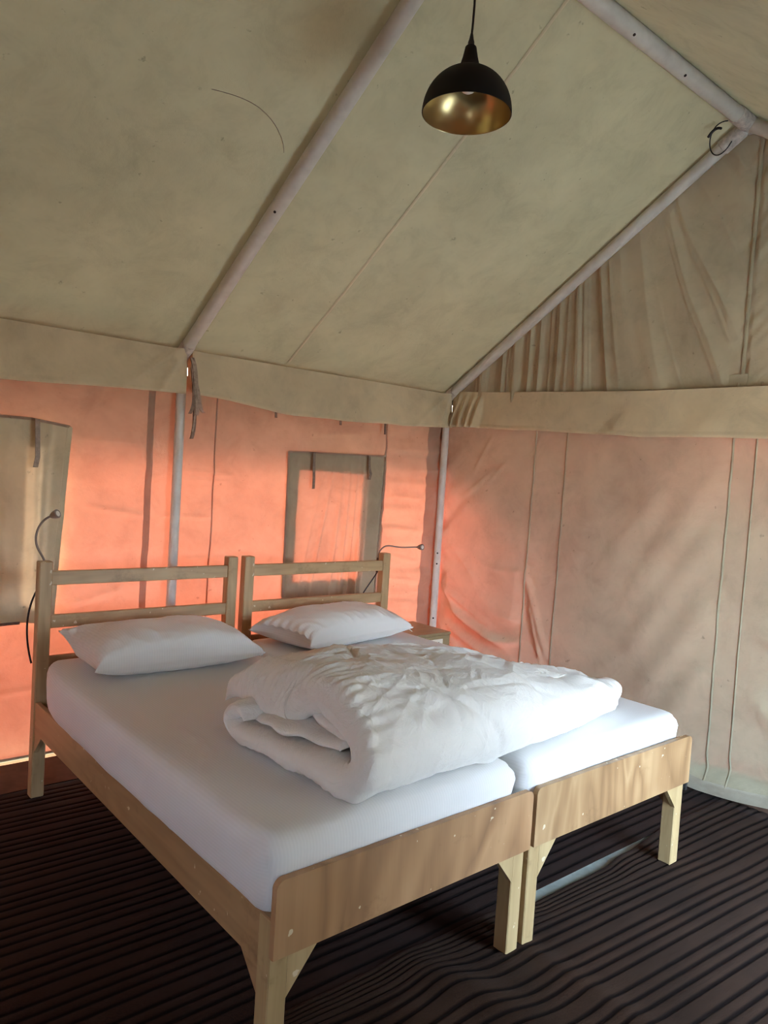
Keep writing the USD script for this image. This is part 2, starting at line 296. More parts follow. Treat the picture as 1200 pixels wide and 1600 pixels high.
# window in the headboard wall behind the right bed
w1 = thing('window_1', kind='structure', label='curtained tent window behind the right bed with flap hanging over an insect screen')
obj('insect_screen', grid(np.linspace(HOLE1[0]-.02, HOLE1[1]+.02, 20), np.linspace(HOLE1[2]-.02, HOLE1[3]+.02, 24), lambda x, z: (x, YW + .012 - wall_d(x, z), z)), 'screen', w1, smooth=True)
def flap1(u, v):       # u 0..1 across, v 0..1 up
    z = .655 + v*(1.515-.655) + .018*u*v + .004*np.sin(u*9)*(1-v)
    x = 1.376 + u*(.705 - .008*(1-v)) + .012*(1-v)*(1-2*u)
    t = 1-v
    d = .012 + .006*fbm(n3(u*3, v*4, 2.), 3) - .003
    for u0, u1, w, a in [(.46, .22, .020, .012), (.55, .44, .022, .014), (.62, .56, .018, .014), (.69, .64, .016, .018), (.75, .735, .016, .020), (.80, .795, .02, .016), (.36, .10, .02, .006)]:
        c = u0 + (u1-u0)*t**1.1; d = d + a*np.clip(t*1.6, 0.12, 1)*np.exp(-((u-c)/w)**2)
    d = d*np.clip(np.minimum(u, 1-u)/.03, .25, 1)
    return x, YW - .010 - np.maximum(wall_d(x, z), .003) - d, z
for x0, x1, z0, z1 in ((1.385, 1.462, .80, 1.425), (1.930, 2.070, .80, 1.425), (1.385, 2.070, 1.425, 1.505), (1.385, 2.070, .70, .80)):
    obj('frame_band', grid(np.linspace(x0, x1, 14), np.linspace(z0, z1, 30), lambda x, z: (x, YW - wall_d(x, z) - .003, z)), 'canvas_valance', w1, smooth=True)
fl = obj('flap', grid(np.linspace(0, 1, 150), np.linspace(0, 1, 110), flap1), 'canvas_wall', w1, smooth=True)
hz = np.linspace(0, 1, 40)
for u, nm in ((0.0, 'edge_binding'), (1.0, 'edge_binding')):
    p = np.stack(flap1(np.full(40, u), hz), -1); p[:, 1] -= .003
    obj(nm, ribbon(p, (1, 0, 0), .012), 'canvas_seam', w1)
p = np.stack(flap1(hz, np.full(40, 1.0)), -1); p[:, 1] -= .004
obj('edge_binding', ribbon(p, (0, 0, 1), .010), 'canvas_seam', w1)
obj('tie_strap', ribbon([(1.529, YW-.045, 1.52), (1.530, YW-.047, 1.45), (1.532, YW-.05, 1.38), (1.531, YW-.052, 1.315)], (1, 0, 0), .016), 'strap', w1)
obj('tie_strap', ribbon([(1.931, YW-.045, 1.525), (1.933, YW-.05, 1.46), (1.938, YW-.06, 1.42), (1.934, YW-.055, 1.385)], (1, 0, 0), .016), 'strap', w1)
# window at the left edge
w2 = thing('window_2', kind='structure', label='closed canvas window flap on the left part of the headboard wall')
obj('shutter', grid(np.linspace(-.93, .055, 60), np.linspace(.70, 1.52, 60), lambda x, z: (x, YW + .02 - wall_d(x, z), z)), 'canvas_seam', w2, smooth=True)
def flap2(u, v):
    z = .668 + v*(1.565-.668) - .020*np.clip((u-.85)/.15, 0, 1)*v
    x = -.97 + u*(1.17 - .050*(1-v)**.9 - .05*(1-v)*(v < .5)*0)
    t = 1-v
    d = .010 + .006*fbm(n3(u*4, v*3, 7.), 3)
    for u0, u1, w, a in [(.875, .92, .016, .020), (.93, .935, .014, .022), (.79, .80, .02, .010), (.70, .66, .03, .008), (.5, .52, .03, .01), (.3, .25, .03, .01)]:
        c = u0 + (u1-u0)*t; d = d + a*(.35+.65*np.clip(t*1.5, 0, 1))*np.exp(-((u-c)/w)**2)
    d = d + .006*np.exp(-((v-.30)/.05)**2)*(u > .5)
    return x, YW - .008 - np.maximum(wall_d(x, z), .003) - d*np.clip(np.minimum(u, (1-u)*4)/.03, .3, 1), z
obj('flap', grid(np.linspace(0, 1, 200), np.linspace(0, 1, 100), flap2), 'canvas_valance', w2, smooth=True)
p = np.stack(flap2(np.full(40, 1.0), hz), -1); p[:, 1] -= .006
obj('edge_binding', ribbon(p, (1, 0, 0), .022, .003), 'canvas_valance', w2)
p = np.stack(flap2(np.linspace(.3, 1, 40), np.full(40, 1.0)), -1); p[:, 1] -= .005
obj('edge_binding', ribbon(p, (0, 0, 1), .012), 'canvas_seam', w2)
p = np.stack(flap2(np.linspace(0, .88, 40), np.full(40, .0)), -1); p[:, 1] -= .004
obj('edge_binding', ribbon(p, (0, 0, 1), .012), 'strap', w2)
obj('tie_strap', ribbon([(.052, YW-.05, 1.565), (.054, YW-.056, 1.48), (.056, YW-.06, 1.40), (.048, YW-.062, 1.355)], (1, 0, 0), .020, .002), 'strap_pale', w2)

# gable wall on the right
wr = thing('wall_right', kind='structure', label='beige canvas gable wall right of the beds with folds and seams')
def gable_d(y, z):
    d = .045*(fbm(n3(y*.9, z*.8, 5.5), 3)-.5) + .004*(fbm(n3(y*9, z*9, 6.), 3)-.5)
    e = np.clip(2.16-y, 0, 9); sw = .9*np.clip((2.12-y)/.7, 0, 1)*(1-np.clip((2.12-y)/.7, 0, 1)); g_ = np.clip((2.14-y)/.08, 0, 1)*np.clip((y-1.40)/.1, 0, 1)*np.clip((1.15-z)/.35, 0, 1)
    d += .030*(noise(n3(z*16 + e*10, e*2, 2.))-.5)*np.exp(-e/.09) + .016*(noise(n3(z*9 - e*9, e*2, 5.))-.5)*np.exp(-e/.25)
    d += .034*g_*(1-np.abs(2*noise(n3((z + .55*(2.12-y)*.6 + sw*.55)*9, y*.8, 3.))-1))**2
    for p0, p1, w, a in [((2.1, .62), (1.45, .40), .030, .030), ((2.1, .50), (1.5, .28), .03, .025), ((2.12, .72), (1.6, .50), .02, .016), ((2.1, .40), (1.42, .20), .03, .02),
                         ((1.45, .95), (1.22, .40), .025, .014), ((1.40, .75), (1.25, .35), .015, .010),
                         ((.29, 1.60), (.80, .75), .08, .020), ((.27, 1.32), (.78, .50), .075, .020), ((.27, 1.0), (.70, .28), .075, .022), ((.27, .70), (.60, .10), .06, .016), ((.95, 1.45), (1.15, .9), .10, .014), ((.55, 1.5), (.95, .9), .09, .012),
                         ((.14, .9), (-.5, .35), .06, .02), ((.15, .55), (-.4, .15), .05, .02), ((1.75, 1.72), (1.9, 1.45), .012, .006), ((1.62, 1.55), (1.8, 1.38), .012, .006), ((2.0, 1.3), (1.7, 1.5), .015, .006),
                         ((.40, .10), (-.1, .16), .05, -.03)]:
        d += ridge(y, z, p0, p1, w, a)
    d += .007*(noise(n3(z*34 + y*6, y*3, 9.))-.5)*(np.exp(-np.abs(y-1.425)/.05) + .8*np.exp(-np.abs(y-1.20)/.05) + np.exp(-np.abs(y-.27)/.04))
    d += np.clip((.30-z)/.30, 0, 1)**2*np.clip((.6-y)/.5, 0, 1)*.05
    return d
def hem_z(y): return .008 + .055*np.clip((.30-y)/.45, 0, 1)**1.3
ys = np.linspace(YF, YW, 375); ts = np.linspace(0, 1, 200)
obj('curtain', grid(ys, ts, lambda y, t: (XW - gable_d(y, hem_z(y)+t*(1.99-hem_z(y)))*np.clip((YW-y)/.03, 0, 1), y, hem_z(y)+t*(1.99-hem_z(y))), cut=lambda y, t: ((y > 2.105) & (y < 2.14) & (t > .925) & (t < .957))), 'canvas_gable', wr, smooth=True)
def gstrip(y0, y1, z0, z1, off, name='seam', mat='canvas_gable'):
    zz = np.linspace(z0, z1, int((z1-z0)/.02)+2); yy = np.linspace(y0, y1, 4); prof = np.array([0, 1, 1, 0.])
    obj(name, grid(yy, zz, lambda y, z: (XW - gable_d(y, z) - off*np.interp(y, yy, prof) - .0006, y, z)), mat, wr, smooth=True)
for y0, y1 in ((1.420, 1.430), (1.200, 1.210), (.160, .170), (.266, .278), (-.60, -.59), (-.85, -.84)): gstrip(y0, y1, .06, 1.95, .003)
yy = np.linspace(-1.5, 2.1, 300)
obj('hem', grid(yy, np.linspace(0, 1, 5), lambda y, t: (XW - gable_d(y, hem_z(y)+t*.075) - .006*np.sin(np.pi*t)**.5 - .0008, y, hem_z(y)+t*.065)), 'canvas_hem', wr, smooth=True)
bk = obj('buckle', cat_(box(XW-.075, XW-.060, .325, .375, .005, .060, .003), box(XW-.080, XW-.074, .333, .347, .015, .050, .002), box(XW-.080, XW-.074, .352, .366, .015, .050, .002)), 'black_plastic', wr, label='black plastic strap buckle on the hem')
def panel_d(y, z):
    zz_ = z-1.95; fan = np.clip((1.25-y)/.7, 0, 1); q = y - .42*zz_*fan - .10*zz_**2*fan
    sh = lambda c, sd: (1-np.abs(2*noise(n3(c, zz_*.45 + 3., sd), 0)-1))
    d = .026*sh(q*7.5, 3.)**1.6*(.5+.5*np.clip(1.6-q, 0, 1)) + .020*sh(q*15, 6.)**2*np.clip((y-.7)/.5, .25, 1) + .010*sh(q*31, 9.)**2*np.clip((y-.9)/.3, 0, 1)
    d = d*np.clip((y-.27)/.08, .10, 1)
    d = d + .014*(noise(n3(z*24 + y*20, y*8, 2.))-.5)*np.exp(-np.abs(y-.20)/.10) + .012*(1-np.abs(2*noise(n3(z*13 + y*16, y*5, 5.))-1))*np.clip((.25-y)/.02, 0, 1)*np.exp(-np.clip(.25-y, 0, 9)/.25)
    return d + .03*(fbm(n3(y*1.2, z*1.2, 4.), 2)-.5)
ys2 = np.linspace(YF, YW, 620)
obj('gable_panel', grid(ys2, np.linspace(0, 1, 90), lambda y, t: (XW + .004 - panel_d(y, 1.90+t*(np.maximum(roof_z(y), 1.92)-1.90))*np.clip((YW-y)/.1, 0, 1), y, 1.90+t*(np.maximum(roof_z(y), 1.92)-1.90))), 'canvas_panel', wr, smooth=True)
zz = np.linspace(1.95, 3.08, 60)
obj('seam', grid(np.linspace(.250, .268, 5), zz, lambda y, z: (XW + .004 - panel_d(y, z) - .0035 - .002*(1-((y-.259)/.009)**2) - .002*noise(n3(z*40, z*0, 1.)), y, z)), 'canvas_panel', wr, smooth=True)

# front wall with the open doorway the daylight comes through, and the far gable
DOOR = (1.16, 2.06, -.1, 1.86); OPEN = (-2.20, -1.62, .85, 1.42)
wf = thing('wall_front', kind='structure', label='beige canvas wall with the open doorway and an open window')
obj('sheet', grid(np.linspace(XL, XW, 226), np.linspace(.0, 1.99, 81), lambda x, z: (x, YF + .02*fbm(n3(x*2, z*2, 1.), 3), z), cut=lambda x, z: inh(x, z, DOOR) | inh(x, z, OPEN)), 'canvas_panel', wf, smooth=True)
d1 = thing('door_1', kind='structure', label='open tent doorway with its canvas flap rolled up above')
obj('rolled_flap', tube(spline([(DOOR[0]-.03, YF+.05, 1.94), (1.5, YF+.055, 1.915), (1.8, YF+.055, 1.912), (DOOR[1]+.03, YF+.05, 1.94)], 30), .045+.006*np.sin(np.arange(30)*1.7), 14), 'canvas_valance', d1, smooth=40)
obj('wall_left', cat_(tm(grid(np.linspace(YF, YW, 100), np.linspace(0, 1, 90), lambda y, t: (XL + .03*fbm(n3(y*2, t*6, 2.), 3)-.02, y, t*np.maximum(roof_z(y), 1.95))))), 'canvas_panel', smooth=True, kind='structure', label='far canvas gable wall of the tent')

# roof lining and the fly above it
def sag(x, y):
    ph = (x-.7132)/1.85; f = np.abs((ph % 1)-.5)*2
    return -.020*(1-f**2)*np.clip(np.minimum(np.abs(y-RY), np.abs(2.14-np.abs(y-RY)-RY+.0))/.5, 0, 1)
def roof_pt(x, y):
    z = roof_z(y) + sag(x, y) + .010*(fbm(n3(x*1.5, y*1.5, 7.), 3)-.5) + .010*(noise(n3(x*9 + y*4, y*1.5, 4.))-.5)*np.clip((y-1.75)/.35, 0, 1)
    return x, y, z
ce = thing('ceiling', kind='structure', label='beige canvas roof lining of the tent sloping from the ridge')
obj('roof_sheet', grid(np.linspace(XL, XW+.02, 260), np.linspace(RY, YW+.02, 140), roof_pt, flip=True), 'canvas_roof', ce, smooth=True)
obj('roof_sheet', grid(np.linspace(XL, XW+.02, 200), np.linspace(YF-.02, RY, 100), roof_pt, flip=True), 'canvas_roof', ce, smooth=True)
def roof_seam(x0, x1, w, y0=RY+.02, y1=2.12):
    yy = np.linspace(y0, y1, 60)
    obj('seam', grid(np.linspace(-1, 1, 4), yy, lambda s, y: (x0+(x1-x0)*(y-y0)/(y1-y0)+s*w/2, y, roof_pt(x0+(x1-x0)*(y-y0)/(y1-y0), y)[2] - .003*(1-s*s) - .004), flip=True), 'canvas_valance', ce, smooth=True)
roof_seam(1.262, 1.318, .016); roof_seam(-.45, -.42, .012)
obj('roof_fly', cat_(*[tm(grid(np.linspace(XL-.4, XW+.85, 30), np.linspace(0, 1, 24), lambda x, t, s=s: (x, RY+s*t*2.42, RZ+.20-SLOPE*t*2.42 - .03*np.sin(t*3.1)))) for s in (1, -1)]), 'fly_cloth', kind='structure', smooth=True, label='outer canvas fly sheet stretched over the tent')

# the next tent of the camp, beyond the gable, which keeps the sun off most of the gable wall
nt = thing('neighbour_tent', kind='structure', label='next tent of the camp standing beyond the gable wall', loc=(6.4, 0, 0))
obj('walls', box(4.7, 7.5, -7.0, 4.30, -.06, 3.3), 'fly_cloth', nt)
obj('roof', cat_(tm((np.array([[4.4, -7.3, 3.2], [4.4, 4.5, 3.2], [6.1, 4.5, 4.9], [6.1, -7.3, 4.9], [7.8, 4.5, 3.2], [7.8, -7.3, 3.2]]), np.array([[0, 1, 2], [0, 2, 3], [3, 2, 4], [3, 4, 5], [1, 4, 2], [0, 3, 5]])))), 'fly_cloth', nt)
obj('loose_thread', tube(spline([roof_pt(np.array(x), np.array(y)) - np.array([0, 0, .004]) for x, y in ((.263, 1.053), (.360, 1.045), (.435, 1.051), (.519, 1.079), (.593, 1.127), (.628, 1.166))], 30), .0012, 6), 'strap_pale', ce, smooth=True)
# valances
def valance(name, label, pts_top, pts_bot, along, fixed, mat='canvas_valance', seed=0, pleat=None):
    """a hanging strip of canvas below the roof edge: along 'x' at y = fixed, or along 'y' at x = fixed"""
    a0, a1 = pts_bot[0][0], pts_bot[-1][0]; ua = np.linspace(a0, a1, int(abs(a1-a0)/.010)+2); tt = np.linspace(0, 1, 30)
    zt = lambda u: np.interp(u, [p[0] for p in pts_top], [p[1] for p in pts_top]) if pts_top[0][0] < pts_top[-1][0] else np.interp(-u, [-p[0] for p in pts_top], [p[1] for p in pts_top])
    zb = lambda u: np.interp(u, [p[0] for p in pts_bot], [p[1] for p in pts_bot]) if pts_bot[0][0] < pts_bot[-1][0] else np.interp(-u, [-p[0] for p in pts_bot], [p[1] for p in pts_bot])
    def f(u, t):
        z = zt(u) + (zb(u) + .006*(noise(n3(u*7, u*0, seed))-.5) - zt(u))*t
        d = .010 + .018*t + .022*t*(fbm(n3(u*3, z*3, seed+.5), 3)-.5) + .012*t*(noise(n3(u*9 + z*7, z*3, seed+2.))-.5)
        if pleat is not None: d = d + pleat(u, t)
        hem = .003*((t > .90) & (t < .985))
        return (u, fixed - d - hem, z) if along == 'x' else (fixed - d - hem, u, z)
    return obj(name, grid(ua, tt, f), mat, smooth=True, kind='structure', label=label)
def pleat_corner(u, t):
    d = 0
    for c, w in ((1.965, .020), (1.90, .022), (1.845, .016), (2.03, .014)): d = d + .045*np.clip(t*1.3, .1, 1)*np.exp(-((u-(c+.025*t))/w)**2)
    return d
def pull(c, s):
    """creases that fan from a tied corner"""
    return lambda u, t: sum(.016*np.exp(-(((u-c)*s - k*(.15+t))/.022)**2)*np.clip(1.2-np.abs(u-c)/.4, 0, 1) for k in (.12, .28))
valance('trim_1', 'canvas valance along the eave left of the middle pole', [(-3, 1.965), (.72, 1.965)], [(-3, 1.71), (-.5, 1.705), (-.1, 1.713), (.3, 1.735), (.712, 1.752)], 'x', 2.105, seed=1, pleat=pull(.712, -1))
valance('trim_2', 'canvas valance along the eave between middle pole and corner', [(.74, 1.965), (2.56, 1.965)], [(.742, 1.752), (.95, 1.742), (1.20, 1.716), (1.30, 1.708), (1.65, 1.712), (2.25, 1.732), (2.555, 1.75)], 'x', 2.105, seed=2, pleat=pull(2.55, -1))
valance('trim_3', 'canvas valance across the gable wall', [(-1.5, 1.915), (.1, 1.925), (.75, 1.93), (1.8, 1.97), (2.08, 1.985)], [(-1.5, 1.69), (.1, 1.688), (.73, 1.693), (1.12, 1.714), (1.78, 1.744), (2.09, 1.754)], 'y', XW-.020, seed=3, pleat=pleat_corner)
# ground skirt at the foot of the headboard wall
obj('baseboard_back', grid(np.linspace(XL, XW-.1, 200), np.linspace(0, 1, 12), lambda x, t: (x, YW-.028-.215*t - .03*t*fbm(n3(x*2.5, t, 1.), 3), .026*(1-t)**1.5 + .001 + .012*fbm(n3(x*5, t*3, 2.), 3)*(1-t*.8)), flip=True), 'skirt', smooth=True, kind='structure', label='dark brown canvas skirt at the foot of the headboard wall')

obj('baseboard_right', box(XW+.025, XW+.035, YF, YW, -.055, .14), 'skirt', kind='structure', label='dark canvas mud flap outside the foot of the gable wall')
# ------------------------------------------------------------------ tent poles
def pole(name, label, a, b, r, sleeves=(), holes=()):
    a, b = np.array(a, float), np.array(b, float); d = (b-a)/np.linalg.norm(b-a)
    t = thing(name, label, 'tent pole', 'painted poles of the tent frame', loc=a)
    n = 30; P = a + (b-a)*np.linspace(0, 1, n)[:, None]
    obj('tube', tube(P, r, 24), 'pole_paint', t, smooth=40)
    for s0, s1, rr in sleeves:
        L = np.linalg.norm(b-a); q = [a+d*s0, a+d*(s0+.004), a+d*(s1-.004), a+d*s1]
        obj('sleeve', tube(q, [rr-.003, rr, rr, rr-.003], 24), 'pole_sleeve', t, smooth=40)
    for s, dirn in holes:
        dirn = np.array(dirn, float); dirn -= d*np.dot(dirn, d); dirn /= np.linalg.norm(dirn); c = a+d*s+dirn*(r+.001)
        m = trimesh.creation.cylinder(.0055, segment=[c-dirn*.003, c+dirn*.0015], sections=10); obj('bolt_hole', m, 'socket_dark', t)
    return t
CX, MX, PY = 2.5626, .7132, 2.1385
look_ = CAM - np.array([MX, 2.1, 1.9]); lookc = CAM - np.array([CX, .3, 3.1])
pole('upright_pole', 'grey painted upright tent pole behind the left headboard', (MX, PY, 0), (MX, PY, 1.90), .024)
pole('upright_pole', 'grey painted upright tent pole in the corner beside the bedside cabinet', (CX, PY, 0), (CX, PY, 1.90), .024, holes=[(s, CAM-np.array([CX, PY, s])) for s in (.93, .86, .5)])
n_ = np.array([0, -SLOPE, -1.0])*NZ     # into the tent
def on_slope(x, y): return np.array([x, y, RZ-SLOPE*abs(y-RY)])
pole('rafter_pole', 'grey painted rafter pole rising from the middle pole to the ridge', on_slope(MX, PY+.02), on_slope(MX, RY+.05), .031, sleeves=[(-.05, .10, .035)], holes=[(.06, look_), (.075, look_+[.5, 0, 0]), (.045, look_-[.3, 0, 0]), (.98, look_)])
pole('rafter_pole', 'grey painted rafter pole along the top of the gable wall', on_slope(CX, PY+.02), on_slope(CX, RY+.01), .031, sleeves=[(-.03, .09, .035), (2.06, 2.17, .036)])
pole('rafter_pole', 'short visible end of rafter pole descending right of the ridge joint', on_slope(CX, -1.45), on_slope(CX, RY-.01), .031)
pole('ridge_pole', 'grey painted ridge pole running along the top of the tent', (XL+.05, RY, RZ), (CX+.02, RY, RZ), .034, sleeves=[(CX-XL-.05-.13, CX-XL-.05+.035, .039)], holes=[(CX-XL-.05-s, (-.3, -.6, -1)) for s in (.62, 1.0)])
wt = thing('wire_tie', 'thin dark wire loop tied round the ridge joint', 'wire', loc=(CX-.1, RY+.05, RZ-.06))
obj('loop', tube(spline([(CX-.13, RY+.035, RZ-.02), (CX-.15, RY+.09, RZ-.05), (CX-.11, RY+.12, RZ-.11), (CX-.04, RY+.12, RZ-.12), (CX-.03, RY+.06, RZ-.07)], 30), .0028, 8), 'black_plastic', wt, smooth=True)
obj('tail', tube(spline([(CX-.14, RY+.06, RZ-.05), (CX-.17, RY+.07, RZ-.06), (CX-.175, RY+.10, RZ-.09)], 12), .006, 8), 'black_plastic', wt, smooth=True)
tb = thing('tie_tape', 'bunch of frayed grey tie tapes hanging beside the middle pole', 'tie tape', loc=(.742, 2.06, 1.9))
for k, (pts, w) in enumerate([
    ([(.735, 2.085, 1.93), (.744, 2.065, 1.84), (.742, 2.055, 1.75), (.736, 2.05, 1.69), (.722, 2.05, 1.655)], .018),
    ([(.738, 2.085, 1.93), (.748, 2.06, 1.84), (.752, 2.05, 1.76), (.757, 2.045, 1.70), (.755, 2.045, 1.65)], .020),
    ([(.742, 2.08, 1.90), (.752, 2.055, 1.80), (.765, 2.045, 1.73), (.774, 2.045, 1.69), (.792, 2.045, 1.665)], .018),
    ([(.738, 2.08, 1.88), (.746, 2.065, 1.77), (.752, 2.06, 1.66), (.752, 2.062, 1.58), (.744, 2.065, 1.535)], .022),
    ([(.735, 2.08, 1.90), (.740, 2.062, 1.80), (.748, 2.05, 1.70), (.747, 2.052, 1.62), (.742, 2.055, 1.57)], .014)]):
    obj('tape', ribbon(spline(pts, 18), (math.cos(.3*k-.5), math.sin(.3*k-.5)*.6, .05), w, .002), 'strap' if k in (0, 3) else 'strap_pale', tb, smooth=40)

# ------------------------------------------------------------------ rugs
def rug(name, label, x0, x1, y0, y1, rot, pivot, edge=None, seed=0, waves=None, z=0.0, cat='rug', mat='rug_weave'):
    """flat-woven rug with dark sunken stripes in groups of four"""
    rows, sv = [], []
    v, per = y0, [.042, .040, .041, .060]; k = seed
    while v < y1:
        p = per[k % 4]; k += 1
        for o, s in ((0, 0), (p-.018, 0), (p-.0135, 1), (p-.0045, 1)):
            if v+o < y1: rows.append(v+o); sv.append(s)
        v += p
    rows.append(y1); sv.append(0)
    rows, sv = np.array(rows), np.array(sv, float); us = np.arange(x0, x1+.001, .03)
    U, V = np.meshgrid(us, rows, indexing='ij'); S = np.broadcast_to(sv, U.shape)
    W = V + .006*(noise(n3(U*3, V*2, seed))-.5)
    if edge is not None:
        top = edge(U); W = np.where(V > y1-.25, y1-.25 + (W-(y1-.25))*(top-(y1-.25))/.25, W)
    Z = -.004*S + .004*(fbm(n3(U*2.5, W*2.5, 3.+seed), 3)-.5)
    if waves is not None: dy, dz = waves(U, W); W = W+dy; Z = Z+dz
    c, s = math.cos(rot), math.sin(rot); px, py = pivot
    P = np.stack([px+(U-px)*c-(W-py)*s, py+(U-px)*s+(W-py)*c, z+Z], -1).reshape(-1, 3)
    n, m = U.shape; i, j = np.meshgrid(np.arange(n-1), np.arange(m-1), indexing='ij')
    q = np.stack([i*m+j, (i+1)*m+j, (i+1)*m+j+1, i*m+j+1], -1).reshape(-1, 4)
    b = np.r_[np.arange(n)*m, (n-1)*m+np.arange(m), (np.arange(n)*m+m-1)[::-1], np.arange(m)[::-1]]      # turned-down edge
    nb = len(P); P = np.vstack([P, P[b]*[1, 1, 0]+[0, 0, -.0075]]); kk = np.arange(len(b)); k2 = (kk+1) % len(b)
    q = np.vstack([q, np.stack([b[k2], b[kk], nb+kk, nb+k2], -1)])
    uv = np.zeros((len(P), 2)); uv[:nb, 0] = S.ravel(); uv[nb:, 0] = S.ravel()[b]
    f = np.vstack([q[:, [0, 1, 2]], q[:, [0, 2, 3]]])
    m_ = usdkit.mesh(stage, numbered('/World/' + name), (P, f), '/World/Looks/'+mat, smooth=True, uv=uv)
    mark(m_.GetPrim(), label, cat, 'striped rugs on the tent floor')
def waves(U, W):
    g = np.exp(-((U-.62)/.20)**2)*np.clip((.30-W)/.3, 0, 1)*np.exp(-np.abs(W+.05)/.35)
    cr = np.exp(-((U-(.93+.6*(-W)*.15))/.035)**2)*np.clip((.15-W)/.2, 0, 1)
    return .030*np.sin((U-.45)*11)*g, .014*g*np.sin((U-.3)*14+W*5)**2 + .008*cr
rug('striped_rug', 'dark maroon striped flat woven rug in front of the beds', -2.6, 2.62, -1.50, .30, -.075, (1.1, 0), edge=lambda U: .200 + .065*(U-1.1) - .048*np.clip((U-.95)/.2, 0, 1)*np.clip((2.05-U)/.5, 0, 1) + .012*(fbm(n3(U*6, U*0, 1.), 3)-.5), seed=0, waves=waves)
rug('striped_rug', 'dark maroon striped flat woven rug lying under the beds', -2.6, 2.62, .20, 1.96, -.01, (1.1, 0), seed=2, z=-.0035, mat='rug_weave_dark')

# ------------------------------------------------------------------ beds
def prism(poly, axis, a0, a1):
    """polygon in the plane across the axis, extruded from a0 to a1"""
    from shapely.geometry import Polygon
    m = trimesh.creation.extrude_polygon(Polygon(poly), a1-a0); v = np.array(m.vertices)
    if axis == 'y': v = np.stack([v[:, 0], a0+v[:, 2], v[:, 1]], -1); m = trimesh.Trimesh(v, m.faces[:, ::-1], process=False)
    if axis == 'x': v = np.stack([a0+v[:, 2], v[:, 0], v[:, 1]], -1); m = trimesh.Trimesh(v, m.faces, process=False)
    return m
HY = 1.828
def bed(x0, x1, label, ply, h=0.0, turn=0.0):
    t = thing('bed_frame', label, 'bed', 'pair of wooden single beds', loc=(x0, 0, 0)); lw = .052
    if turn: UsdGeom.Xformable(t).AddRotateZOp().Set(turn)
    for xa in (x0, x1-lw):
        obj('post', box(xa, xa+lw, HY, HY+.05, 0, .979, .004), 'pine_z', t)
    obj('headboard_rail', box(x0+lw-.004, x1-lw+.004, HY+.008, HY+.032, .880, .938, .003), 'pine_x', t)
    obj('headboard_rail', box(x0+lw-.004, x1-lw+.004, HY+.008, HY+.032, .702, .756, .003), 'pine_x', t)
    obj('headboard_panel', box(x0+lw-.004, x1-lw+.004, HY+.012, HY+.030, .36, .585, .002), 'ply_a', t)
    for xa, xb in ((x0+.004, x0+.026), (x1-.026, x1-.004)):
        obj('side_rail', box(xa, xb, .0215, HY+.002, .275, .402, .003), 'rail_wood', t)
    r, zt, zb = .020, .502+h, .320+h
    cut = .022
    poly = [(x0, zb), (x1-.002, zb), (x1-.002, zt-cut)] + [(x1-.002-cut+cut*math.cos(a), zt-cut+cut*math.sin(a)) for a in np.linspace(.2, 1.4, 5)] + [(x1-.002-cut, zt), (x0+cut, zt)] + [(x0+cut-cut*math.sin(a), zt-cut+cut*math.cos(a)) for a in np.linspace(.2, 1.4, 5)] + [(x0, zt-cut)]
    obj('footboard', prism(poly, 'y', 0.0, .018), ply, t)
    for xa in (x0+.002, x1-lw-.006):
        obj('leg', box(xa, xa+lw, .018, .070, 0, .40, .003), 'leg_wood', t)
    zg = .322+h
    obj('leg_brace', prism([(x0+lw, .205), (x0+lw+.095, zg), (x0+lw, zg)], 'y', .018, .036), 'leg_wood', t)
    obj('leg_brace', prism([(x1-lw-.004, .225), (x1-lw-.004, zg), (x1-lw-.085, zg)], 'y', .018, .036), 'leg_wood', t)
    for xa in (x0+.006, x1-.024):
        obj('leg_brace', prism([(.068, .20), (.068, .277), (.150, .277)], 'x', xa, xa+.018), 'rail_wood', t)
        obj('leg_brace', prism([(HY+.002, .19), (HY+.002, .277), (HY-.085, .277)], 'x', xa, xa+.018), 'rail_wood', t)
    n = 7
    for k in range(n):
        ya = .08 + k*(HY-.12)/n
        obj('slat', box(x0+.026, x1-.026, ya, ya+.20, .372, .390, .002), 'pine_x', t)
    for xa, xb in ((x0+.026, x0+.050), (x1-.050, x1-.026)):
        obj('slat_support', box(xa, xb, .072, HY-.002, .345, .372), 'pine_y', t)
    return t
bed(0.0, .906, 'wooden single bed frame nearest the camera on the left', 'ply_a')
bed(.922, 1.850, 'wooden single bed frame on the right beside the gable wall', 'ply_b', turn=-.75)

def rounded_slab(x0, x1, y0, y1, z0, z1, r, step=.02):
    """soft block: a finely divided box pulled onto a rounded one"""
    parts = []
    for ax in range(3):
        for s in (0, 1):
            o = [a for a in range(3) if a != ax]; lo, hi = np.array([x0, y0, z0]), np.array([x1, y1, z1])
            us = np.linspace(lo[o[0]], hi[o[0]], max(4, int((hi-lo)[o[0]]/step))); vs = np.linspace(lo[o[1]], hi[o[1]], max(4, int((hi-lo)[o[1]]/step)))
            def f(u, v):
                P = [None]*3; P[ax] = np.full_like(u, (lo, hi)[s][ax]); P[o[0]] = u; P[o[1]] = v; return P
            parts.append(tm(grid(us, vs, f, flip=(s == 0) ^ (ax == 1))))
    m = cat_(*parts); m.merge_vertices(digits_vertex=6); p = np.array(m.vertices)
    rr = np.minimum(r, (np.array([x1-x0, y1-y0, z1-z0]))/2-.001)
    q = np.clip(p, np.array([x0, y0, z0])+rr, np.array([x1, y1, z1])-rr); d = (p-q)/rr; L = np.linalg.norm(d, axis=1, keepdims=True)
    n = d/np.maximum(L, 1e-9); on = (np.abs(d).max(1, keepdims=True) > .999)
    p = np.where(on, q + n*rr, p)
    return p, np.array(m.faces), n
